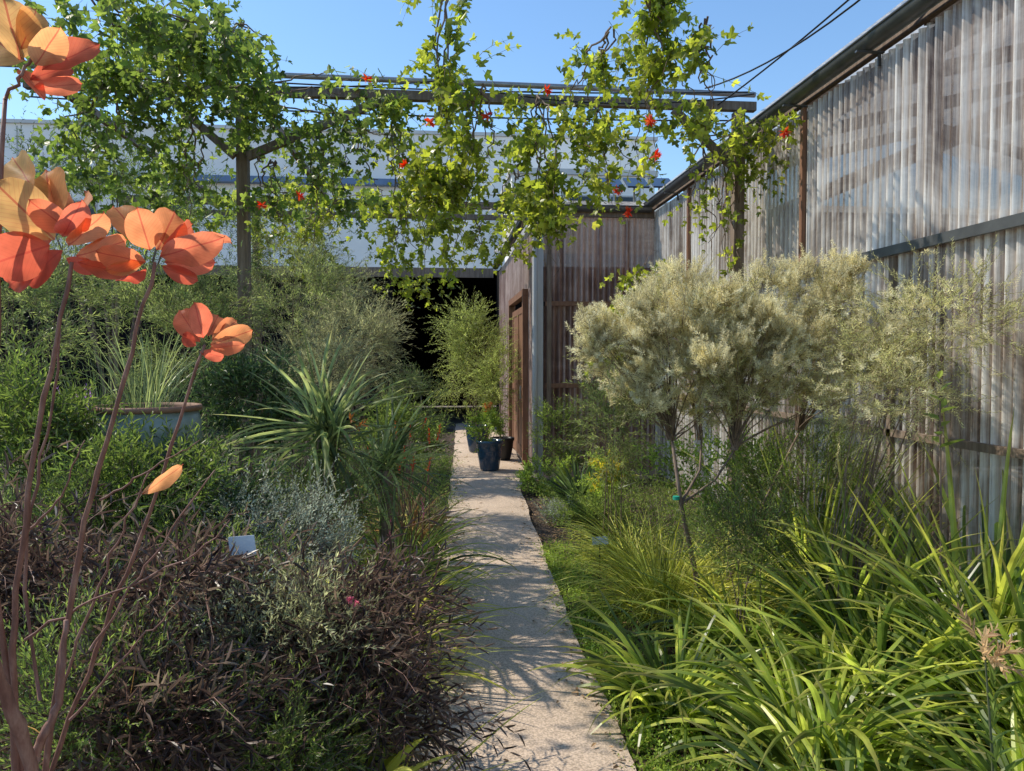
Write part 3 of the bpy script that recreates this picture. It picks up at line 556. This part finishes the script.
SH('leafy_shrub','bushy grey green shrub behind the spiky fan','shrub',300,365,5.8,60,32,'finegrey',28)
pc=W(148,405,3.9);pz=pc[2];py_=3.9
t=thing('large_plant_pot','large round sage green pot with brown rim','pot',(pc[0],py_,0))
b=MB();h=pz;b.lathe([(.09,0),(.11,.02),(.15,h*.4),(.21,h*.66),(.245,h*.82),(.248,h*.92),(.232,h-.03),(.232,h-.03),(.22,h-.03),(.21,h-.05)],(pc[0],py_,0),40);b.build('pot_body',M['palepot'],t,smooth=True)
b=MB();b.lathe([(.234,h-.03),(.245,h-.026),(.251,h-.012),(.246,h),(.232,h),(.226,h-.02),(.223,h-.06)],(pc[0],py_,0),40);b.build('rim',M['terracotta'],t,smooth=True)
b=MB();b.lathe([(.225,h-.05),(.1,h-.04),(.001,h-.04)],(pc[0],py_,0));b.build('potting_soil',M['soil'],t)
blades('potted_rush','wispy dark rush growing out of the sage pot','rush',pc[0],py_,90,.5,.005,'strapblue',(1.0,1.5),(.1,.8),.10,zb=h-.04,m=7)
def spikes(mat,n,L,base_r,kk=16,ll=.03):
    def f(root):
        x,y,_=WL[root.name];ms=MB()
        P=np.c_[x+rng.normal(0,base_r,n),y+rng.normal(0,base_r,n),np.full(n,.1)];D=unit(np.c_[rng.normal(0,.25,(n,2)),np.ones(n)])
        l=L*rng.uniform(.8,1.1,n);m=6;tt=np.linspace(0,1,m);Q=P[:,None]+D[:,None]*(l[:,None]*tt)[...,None]+rng.normal(0,.006,(n,m,3));ms.tubes(Q,np.tile(np.linspace(.004,.002,m),(n,1)),4);ms.build('flower_stems',M['redstem'],root)
        for i in range(n):
            mf=MB();sprigs(mf,None,Q[i:i+1,-1],D[i:i+1],.12,kk,ll,ll*.35,.7,.0,'lance');mf.build('flower_spike',M[mat],root)
    return f
def fan(label,px,py,Y,n,L,w,mat,up=.3):
    fx=W(px,py,Y);t=thing('spiky_cordyline',label,'cordyline',(fx[0],Y,0))
    b=MB();b.tubes(np.array([(fx[0],Y,0),(fx[0]+.01,Y,fx[2]*.5),(fx[0],Y,fx[2])]),np.array([.06,.05,.05]),9);b.build('trunk',M['bark'],t)
    b=MB();d=rdir(n,up);az=np.arctan2(d[:,1],d[:,0]);el=np.arcsin(d[:,2]);ribbons(b,np.tile(fx,(n,1))+rng.normal(0,.05,(n,3)),az,el,L*rng.uniform(.5,1.1,n),w,rng.uniform(.0,1.1,n),8,.3,.12);b.build('leaves',M[mat],t);return t
t=fan('spiky fan plant with broad radiating green leaves beside orange young leaves',325,436,4.4,150,.72,.021,'fan')
b=MB();sprigs(b,None,W(352,428,4.15)[None]+rng.normal(0,.02,(3,3)),rdir(3,.6),.08,7,.045,.012,.8,.1,'lance');b.build('young_leaves',M['orange'],t)
fan('smaller spiky fan nearer the path, right of the broad one',385,470,5.0,110,.62,.017,'fan',.5)
SH('leafy_shrub','mid green shrub right of the spiky fan at the path edge','shrub',400,440,6.6,34,30,'mid',24)
SH('leafy_shrub','olive filler shrub hiding the foot of the spiky fan','shrub',335,505,4.25,50,20,'fine',22)
blades('flax_clump','arching bronze green flax clump beside the path, farthest of the row','flax',W(432,500,6.6)[0]-.2,6.6,150,.8,.013,'bronzeblade',extra=spikes('red',6,.9,.07))
blades('flax_clump','flax clump with red flower spikes beside the path','flax',W(425,540,5.2)[0]-.17,5.2,200,.85,.014,'strap',extra=spikes('red',10,.9,.1))
blades('flax_clump','full green flax clump spilling over the left path edge','flax',W(405,600,4.1)[0]-.12,4.1,240,.85,.016,'strapyellow',(.6,1.45),(.6,1.7),extra=spikes('pink',3,.6,.1))
blades('flax_clump','narrow bladed flax clump left of the near path','flax',W(385,620,3.6)[0]-.08,3.6,220,.78,.012,'strapyellow')
blades('sedge_clump','bronze tinted sedge between the flax and the silver shrub','sedge',W(340,520,3.9)[0],3.9,220,.75,.010,'bronzeblade',(.7,1.45),(.6,1.5))
blades('sedge_clump','green sedge poking through the bronze shrub','sedge',W(260,600,2.9)[0],2.9,140,.85,.009,'strapyellow',(.9,1.45),(.3,1.3))
blades('sedge_clump','thin dry sedge blades at the lower left among the twigs','sedge',W(130,640,2.3)[0],2.3,150,.9,.006,'bronzeblade',(.9,1.5),(.2,1.2))
blades('sedge_clump','fine straw green sedge at the bottom below the bronze foliage','sedge',W(250,720,2.3)[0],2.3,150,.62,.006,'strapyellow',(.8,1.5),(.3,1.5))
SH('leafy_shrub','fine dark shrub in front of the sage pot','shrub',150,490,3.4,66,18,'mid',24)
SH('leafy_shrub','dark glossy shrub filling the left bed below the pot','shrub',190,512,3.6,60,30,'dark',28)
SH('leafy_shrub','narrow leaved green shrub at the lower left behind bare stems','shrub',85,540,3.2,70,38,'fine',30)
SH('leafy_shrub','fine needled shrub at the left edge below the rushes','shrub',10,440,3.6,55,45,'mid',28)
SH('silver_shrub','low silver grey shrub beside the white plant tag','shrub',290,545,3.5,58,32,'silver',40)
SH('silver_shrub','small silver shrub tucked under the spiky fan','shrub',225,515,3.6,36,22,'silver',22)
SH('silver_shrub','loose silver shrub over the lower left of the bronze foliage','shrub',215,640,2.5,40,22,'silver',16)
def salv(root,cl,c,rad):
    for i in range(9):
        mf=MB();p=cl[i]+np.array([0,0,.12]);sprigs(mf,None,p[None],np.array([[rng.normal(0,.2),0,1.]]),.16,18,.016,.008,.9,0,'lance');mf.build('flower_spike',M['violet'],root)
SH('salvia_shrub','green shrub with violet flower spikes behind the bare stems','salvia',70,462,3.8,28,24,'mid',18,extra=salv)
def pinkf(root,cl,c,rad):
    for p in((357,604,2.45),(350,600,2.47)):
        q=W(*p);mf=MB();leaves(mf,np.tile(q,(14,1)),rdir(14),rdir(14),.016,.011,'lance');mf.build('flower',M['pink'],root)
SH('bronze_shrub','dark bronze purple narrow leaved shrub at the bottom beside the path','shrub',315,635,2.75,92,48,'purple',36,extra=pinkf,nb=34,r0=.004)
SH('bronze_shrub','bronze purple shrub spilling low onto the near path edge','shrub',355,695,2.5,58,38,'purple',28,nb=24,r0=.004)
SH('twiggy_shrub','twiggy dark shrub with thin leaves left of the bronze shrub','shrub',165,610,2.5,65,60,'purple',24,scale=.9,nb=24,r0=.004)
SH('leafy_shrub','green narrow leaved shrub between the silver and bronze shrubs','shrub',230,590,3.0,70,35,'fine',30)
SH('leafy_shrub','grey green fine shrub glowing through the middle of the bronze foliage','shrub',280,660,2.5,75,40,'finegrey',24)
SH('leafy_shrub','narrow leaved low green shrub along the bottom edge','shrub',260,745,2.3,85,28,'fine',34)
SH('leafy_shrub','dark leafy shrub at the bottom left corner','shrub',90,710,2.1,75,42,'fine',34)
SH('leafy_shrub','dark purple tinted shrub at the left edge under the smoke bush leaves','shrub',20,590,2.6,75,55,'purple',32)
SH('twiggy_shrub','drooping dark leaved shrub at the very bottom left','shrub',150,735,2.05,75,32,'purple',22,nb=16,r0=.003,scale=.8)
blades('rosette_plant','yellow green broad leaved rosette at the bottom near the path','rosette plant',W(362,752,2.25)[0],2.25,38,.32,.05,'strapyellow',(.5,1.3),(.6,1.3),.04,zb=.27)
blades('grass_tuft','few long green grass blades leaning over the near path','grass',W(400,771,2.45)[0]-.05,2.45,26,.68,.009,'strapyellow',(.6,1.4),(.5,1.2),.03)
def ptag(label,px,py,Y,wpx,hpx):
    c=W(px,py,Y);k=Y/F;w=wpx*k;h=hpx*k;t=thing('plant_tag',label,'plant tag',(c[0],c[1],0))
    b=MB();b.bar((c[0]-w/2,c[1],c[2]),(c[0]+w/2,c[1]-.02,c[2]+.01),.003,h);b.build('tag_plate',M['tagw'],t)
    b=MB();b.bar((c[0],c[1]+.006,0),(c[0],c[1]+.006,c[2]),.01,.003);b.build('stake',M['blackplastic'],t)
ptag('pale blue white plant tag among the silver shrubs',243,546,2.6,26,18)
ptag('small white plant tag low in the right bed',600,541,5.2,16,8)
def under(name,label,mat,n,xf,y0,y1,hz,ll,lw,K=10):
    Y=rng.uniform(y0,y1,n);X=xf(Y,n);ml=MB();P=np.c_[X,Y,np.zeros(n)];sprigs(ml,None,P,rdir(n,1.2),hz*rng.uniform(.5,1.2,n),K,ll,lw,.9,.3,'lance')
    tag(ml.build(name,M[mat]),label,'ground cover',kind='stuff')
under('leafy_ground_cover','low leafy undergrowth filling the left bed','mid',3400,lambda Y,n:np.interp(Y,ys,xl)-.02-np.abs(rng.normal(0,1.,n))*1.1,2.0,12,.3,.045,.012)
under('dark_ground_cover','dark low undergrowth at the back of the left bed','dark',1700,lambda Y,n:-1.-rng.random(n)*3.5,3.0,13,.55,.055,.02)
under('path_edge_ground_cover','small leaved green ground cover along the right path edge','bright',2400,lambda Y,n:np.interp(Y,ys,xr)+.01+np.abs(rng.normal(0,.2,n)),2.2,6.3,.11,.022,.013)
under('right_bed_ground_cover','low green undergrowth under the strap leaves','mid',2400,lambda Y,n:1.15+rng.random(n)*1.6,2.0,9,.32,.04,.014)
# ------------------------------------------------------------------ right bed
def cream_tree():
    bs=W(705,640,4.3);bs[2]=0
    t=thing('cream_plumed_shrub','small multi stemmed shrub covered in creamy white fluffy plumes','shrub',bs)
    ml,ms,mt,md=MB(),MB(),MB(),MB();Y=4.2;k=Y/F
    tr=[W(705,650,4.3)*np.array([1,1,0]),W(695,570,4.25),W(682,510,4.2),W(672,440,4.2)]
    mt.tubes(np.array(tr),np.array([.020,.016,.013,.009]),8)
    fork=W(680,505,4.2);forks=[W(672,440,4.2),W(700,440,4.3),W(735,450,4.1),fork]
    mt.tubes(np.array([fork,W(700,470,4.2),W(702,430,4.3)]),np.array([.009,.007,.005]),6);mt.tubes(np.array([fork,W(715,480,4.15),W(738,445,4.1)]),np.array([.009,.007,.005]),6)
    mt.tubes(np.array([W(700,640,4.35)*np.array([1,1,0]),W(740,560,4.4),W(765,500,4.5),W(800,430,4.4)]),np.array([.013,.010,.008,.005]),7)
    forks.append(W(800,430,4.4))
    blobs=[(612,345,4.1,32,38,15),(650,318,4.2,46,38,22),(698,318,4.1,55,44,32),(748,308,4.1,55,44,30),(720,365,4.0,75,38,34),(775,345,4.0,60,46,32),(640,388,4.1,42,26,14),(682,282,4.4,34,18,7),(842,280,4.3,30,24,11),(800,284,4.2,42,24,12),(838,332,4.1,44,42,18),(775,392,4.05,60,26,18),(594,338,4.0,12,20,4),(740,340,3.95,44,36,16),(700,405,4.1,46,20,12),(872,350,3.9,34,30,10),(660,350,4.0,38,32,12)]
    for px,py,Yc,rx,ry,n in blobs:
        c=W(px,py,Yc);rad=(rx*k,rx*k*.9,ry*k);cl=clumps(n,c,rad,.3);fol(ml,ms,cl,c,'cream',rad,1.,None,.032)
        cl2=clumps(int(n*.45),c-np.array([0,0,.06]),np.array(rad)*.85,.1);P=np.repeat(cl2,8,0);sprigs(md,ms,P,rdir(len(P),.2),.16,22,.028,.006,.8,.2,'needle',.0012)
        fk=np.array([forks[i] for i in(0,1,2,4)]);j=np.argmin(((fk-c)**2).sum(1));branches(ms,fk[j],cl[:6],.005,.01,1.1)
    mt.build('trunk',M['bark'],t,smooth=True);ms.build('branches',M['bark'],t);ml.build('plumes',M['cream'],t);md.build('foliage',M['creamgreen'],t)
    b=MB();c=W(671,498,4.19);b.tubes(np.array([c+[0,0,-.01],c+[0,0,.01]])+np.array([.03,0,0]),np.full(2,.019),10);b.build('plant_tie',M['tagg'],t)
cream_tree()
def pl(root,cl,c,rad):
    ml=MB();P=np.repeat(cl,6,0)+rng.normal(0,.08,(len(cl)*6,3));sprigs(ml,None,P,rdir(len(P),.4),.1,36,.027,.0058,1.2,0,'needle');ml.build('plumes',M['cream'],root)
SH('plume_shrub','grey green feathery shrub with pale tips against the corrugated wall','shrub',925,325,3.6,72,32,'plume',28,extra=pl,base=(2.2,3.9,0),r0=.006,nb=8,bspread=.03,scale=1.1)
SH('plume_shrub','lower wispy grey green branches right of the cream shrub','shrub',885,395,3.5,56,30,'plume',18,extra=pl,base=(2.0,3.7,0),nb=6,r0=.005,bspread=.03,scale=1.1)
SH('leafy_shrub','green shrub under the cream shrub near the wall','shrub',810,480,4.6,75,50,'fine',40,nb=6)
SH('leafy_shrub','olive needled shrub left of the cream shrub trunk','shrub',615,425,6.0,30,42,'feather',26,nb=5)
SH('leafy_shrub','yellowish leafy shrub behind the cream plumes','shrub',720,480,5.2,60,48,'bright',34,nb=6)
SH('leafy_shrub','grey green low shrub right of the grass fountain','shrub',745,545,3.8,50,34,'fine',24,nb=5)
blades('rush_clump','upright dark blades behind the wispy branches','rush',2.35,4.6,180,1.3,.016,'strap',(1.1,1.5),(.1,.9),.14)
vine('yellow green climber on the far greenhouse gable',[([(622,345,8.5),(632,290,8.5),(650,270,8.6),(675,262,8.6)],1.)],100,(.18,.15,.12),'vine',.1)
blades('fine_grass_clump','fine yellow green grass fountain at the path edge','grass',W(665,600,4.5)[0],4.5,800,.95,.0065,'strapyellow',(.6,1.5),(.7,1.9),.10,m=8,fold=.1)
blades('fine_grass_clump','fine grass clump just behind the larger grass fountain','grass',W(628,560,5.6)[0],5.6,420,.65,.006,'strapyellow',(.6,1.45),(.9,2.0),.08,m=8,fold=.1)
blades('fine_grass_clump','soft fine grass clump under the cream shrub trunk','grass',W(725,590,4.2)[0],4.2,450,.75,.006,'strapyellow',(.6,1.5),(.7,1.9),.10,m=8,fold=.1)
SH('round_bush','rounded light green fine bush beside the greenhouse corner','bush',548,482,8.9,26,20,'bright',28,scale=.8)
blades('spiky_rosette','dark spiky rosette beside the round bush','agave',W(580,500,7.9)[0],7.9,110,.62,.03,'dark',(.2,1.3),(-.1,.4),.04,zb=.1,m=5)
SH('variegated_shrub','yellow variegated leafy shrub right of the spiky rosette','shrub',605,480,7.2,20,28,'bright',14,extra=lambda r,cl,c,rad:(lambda m:(sprigs(m,None,np.repeat(cl[:7],5,0),rdir(35,.6),.16,6,.1,.03,.9,.3,'lance'),m.build('yellow_leaves',M['yellow'],r)))(MB()))
SH('silver_mat_plant','low silver mat plant at the right path edge','ground cover plant',563,522,7.4,24,10,'silver',26,scale=.7)
SH('low_bush','low dull green bush left of the grass fountain','bush',600,525,6.3,26,16,'mid',20,scale=.8)
SH('leafy_shrub','leafy green shrub at the foot of the greenhouse gable','shrub',562,440,9.4,20,28,'mid',18)
spots=[(1.05,3.3,150,.62,'broad green strap leaf clump spilling toward the path',(.55,1.45),(.7,1.9)),(1.45,2.75,190,.8,'lush strap leaf clump in the lower right foreground',(.55,1.45),(.7,1.9)),(1.28,2.15,140,.65,'strap leaf clump at the bottom edge beside the path',(.55,1.45),(.7,1.9)),(1.95,3.1,200,.95,'tall strap leaf clump in the middle of the right bed',(.7,1.5),(.6,1.8)),(2.3,2.6,190,1.2,'tall strap leaf clump near the lower right corner',(.9,1.52),(.3,1.6)),(1.85,2.1,150,.8,'strap leaf clump at the bottom right',(.55,1.45),(.7,1.9)),(2.55,3.3,170,1.3,'upright strap leaf clump against the corrugated wall',(1.0,1.52),(.2,1.3)),(1.6,3.7,130,.8,'strap leaf clump under the cream shrub',(.6,1.45),(.7,1.9)),(2.2,3.75,140,1.15,'strap leaf clump between the wispy shrub and the wall',(.9,1.5),(.4,1.5))]
for x,yy,n,L_,lb,e_,d_ in spots: blades('strap_leaf_plant',lb,'agapanthus',x,yy,n,L_,.028,'strap',e_,d_,.12,m=10,group='strap leaf clumps in the right bed')
c=W(985,655,2.0);t=thing('bronze_bract_plant','pale bronze leafy shoot among the strap leaves at the right edge','shrub',(c[0],2.0,0))
b=MB();b.tubes(np.array([(c[0]+.05,2.0,0),(c[0]+.03,2.0,c[2]*.6),c]),np.array([.005,.004,.0025]),6);b.build('stem',M['greenstem'],t)
b=MB();sprigs(b,None,np.tile(c,(8,1))+rng.normal(0,.02,(8,3)),unit(rdir(8,.5)+np.array([0.2,0,0.2])),.10,13,.05,.013,.6,.3,'lance');b.build('bracts',M['tan'],t)
b=MB();sprigs(b,None,np.array([[c[0]+.04,2.0,c[2]*.45]]),np.array([[-.02,0,1.]]),c[2]*.52,26,.11,.02,.8,0,'lance');b.build('foliage',M['mid'],t)
c=W(940,400,3.3);t=thing('broad_leaf_sapling','thin sapling with glossy broad leaves before the wall','sapling',(c[0],3.3,0))
b=MB();b.tubes(np.array([(c[0],3.3,0),(c[0]+.02,3.3,c[2]*.5),c]),np.array([.008,.006,.004]),6);b.build('stem',M['bark'],t)
b=MB();sprigs(b,None,c[None]-np.array([[0,0,.25]]),np.array([[0,0,1.]]),.35,11,.12,.05,1.2,0,'lance');b.build('leaves',M['mid'],t)
# ------------------------------------------------------------------ pots by the door
def pot(label,x,y,r,h,mat):
    t=thing('plant_pot',label,'pot',(x,y,.055));b=MB();b.lathe([(.001,0),(r*.68,0),(r*.75,.03),(r*.95,h*.6),(r,h-.05),(r*1.08,h-.04),(r*1.08,h),(r*.95,h),(r*.92,h-.06)],(x,y,.055));b.build('pot_body',M[mat],t,smooth=True)
    b=MB();b.lathe([(r*.93,h-.06),(.001,h-.05)],(x,y,.055));b.build('potting_soil',M['soil'],t)
p1=(.68,10.5);p2=(.62,12.6);p3=(.95,11.6)
pot('dark blue glazed pot standing on the path before the door',*p1,.18,.42,'glaze');pot('blue glazed pot farther along the path',*p2,.2,.45,'glaze');pot('black nursery pot against the door side wall',*p3,.17,.34,'blackplastic')
SH('potted_shrub','tall loose feathery shrub in the farther blue pot','shrub',474,350,12.4,28,50,'featherbright',44,base=(p2[0],p2[1],.45),scale=1.35,tw=14,shell=.15)
SH('potted_shrub','light green leafy plant with bronze tips in the dark blue pot','shrub',488,428,10.5,14,18,'bright',20,base=(p1[0],p1[1],.42),scale=.9,extra=lambda r,cl,c,rad:(lambda m:(sprigs(m,None,np.tile(c+[0,0,.22],(5,1)),rdir(5,1.2),.12,9,.08,.022,.8,.2,'lance'),m.build('bronze_tips',M['orange'],r)))(MB()))
SH('potted_shrub','green shrub in the black pot by the door','shrub',496,385,11.6,14,34,'featherbright',20,base=(p3[0],p3[1],.34))
# ------------------------------------------------------------------ light, sky, camera
sd=SUN
el=math.asin(sd[2]);az=math.atan2(sd[0],sd[1])
s=bpy.data.lights.new('sun','SUN');s.energy=5.0;s.angle=math.radians(.5);s.color=(1,.92,.78);so=bpy.data.objects.new('sun',s);C.objects.link(so)
so.rotation_euler=Vector(sd).to_track_quat('Z','Y').to_euler();so.location=(0,0,20)
w=bpy.data.worlds.new('World');bpy.context.scene.world=w;w.use_nodes=True;nt=w.node_tree;bg=nt.nodes['Background']
sk=nt.nodes.new('ShaderNodeTexSky');sk.sky_type='NISHITA';sk.sun_disc=False;sk.sun_elevation=el;sk.sun_rotation=az%(2*PI);sk.ozone_density=3.5;sk.air_density=1.2;sk.dust_density=.2
hs=nt.nodes.new('ShaderNodeHueSaturation');hs.inputs['Saturation'].default_value=1.1;hs.inputs['Value'].default_value=1.35
nt.links.new(sk.outputs[0],hs.inputs['Color']);nt.links.new(hs.outputs[0],bg.inputs[0]);bg.inputs[1].default_value=.15
cam=bpy.data.cameras.new('camera');co=bpy.data.objects.new('camera',cam);C.objects.link(co);co.location=(0,0,CAMZ)
co.rotation_euler=(PI/2-PIT,0,-YAW);cam.sensor_width=36;cam.lens=36*F/1024;cam.clip_end=600;cam.clip_start=.05
bpy.context.scene.camera=co
vs=bpy.context.scene.view_settings;vs.view_transform='Standard';vs.look='None';vs.exposure=0
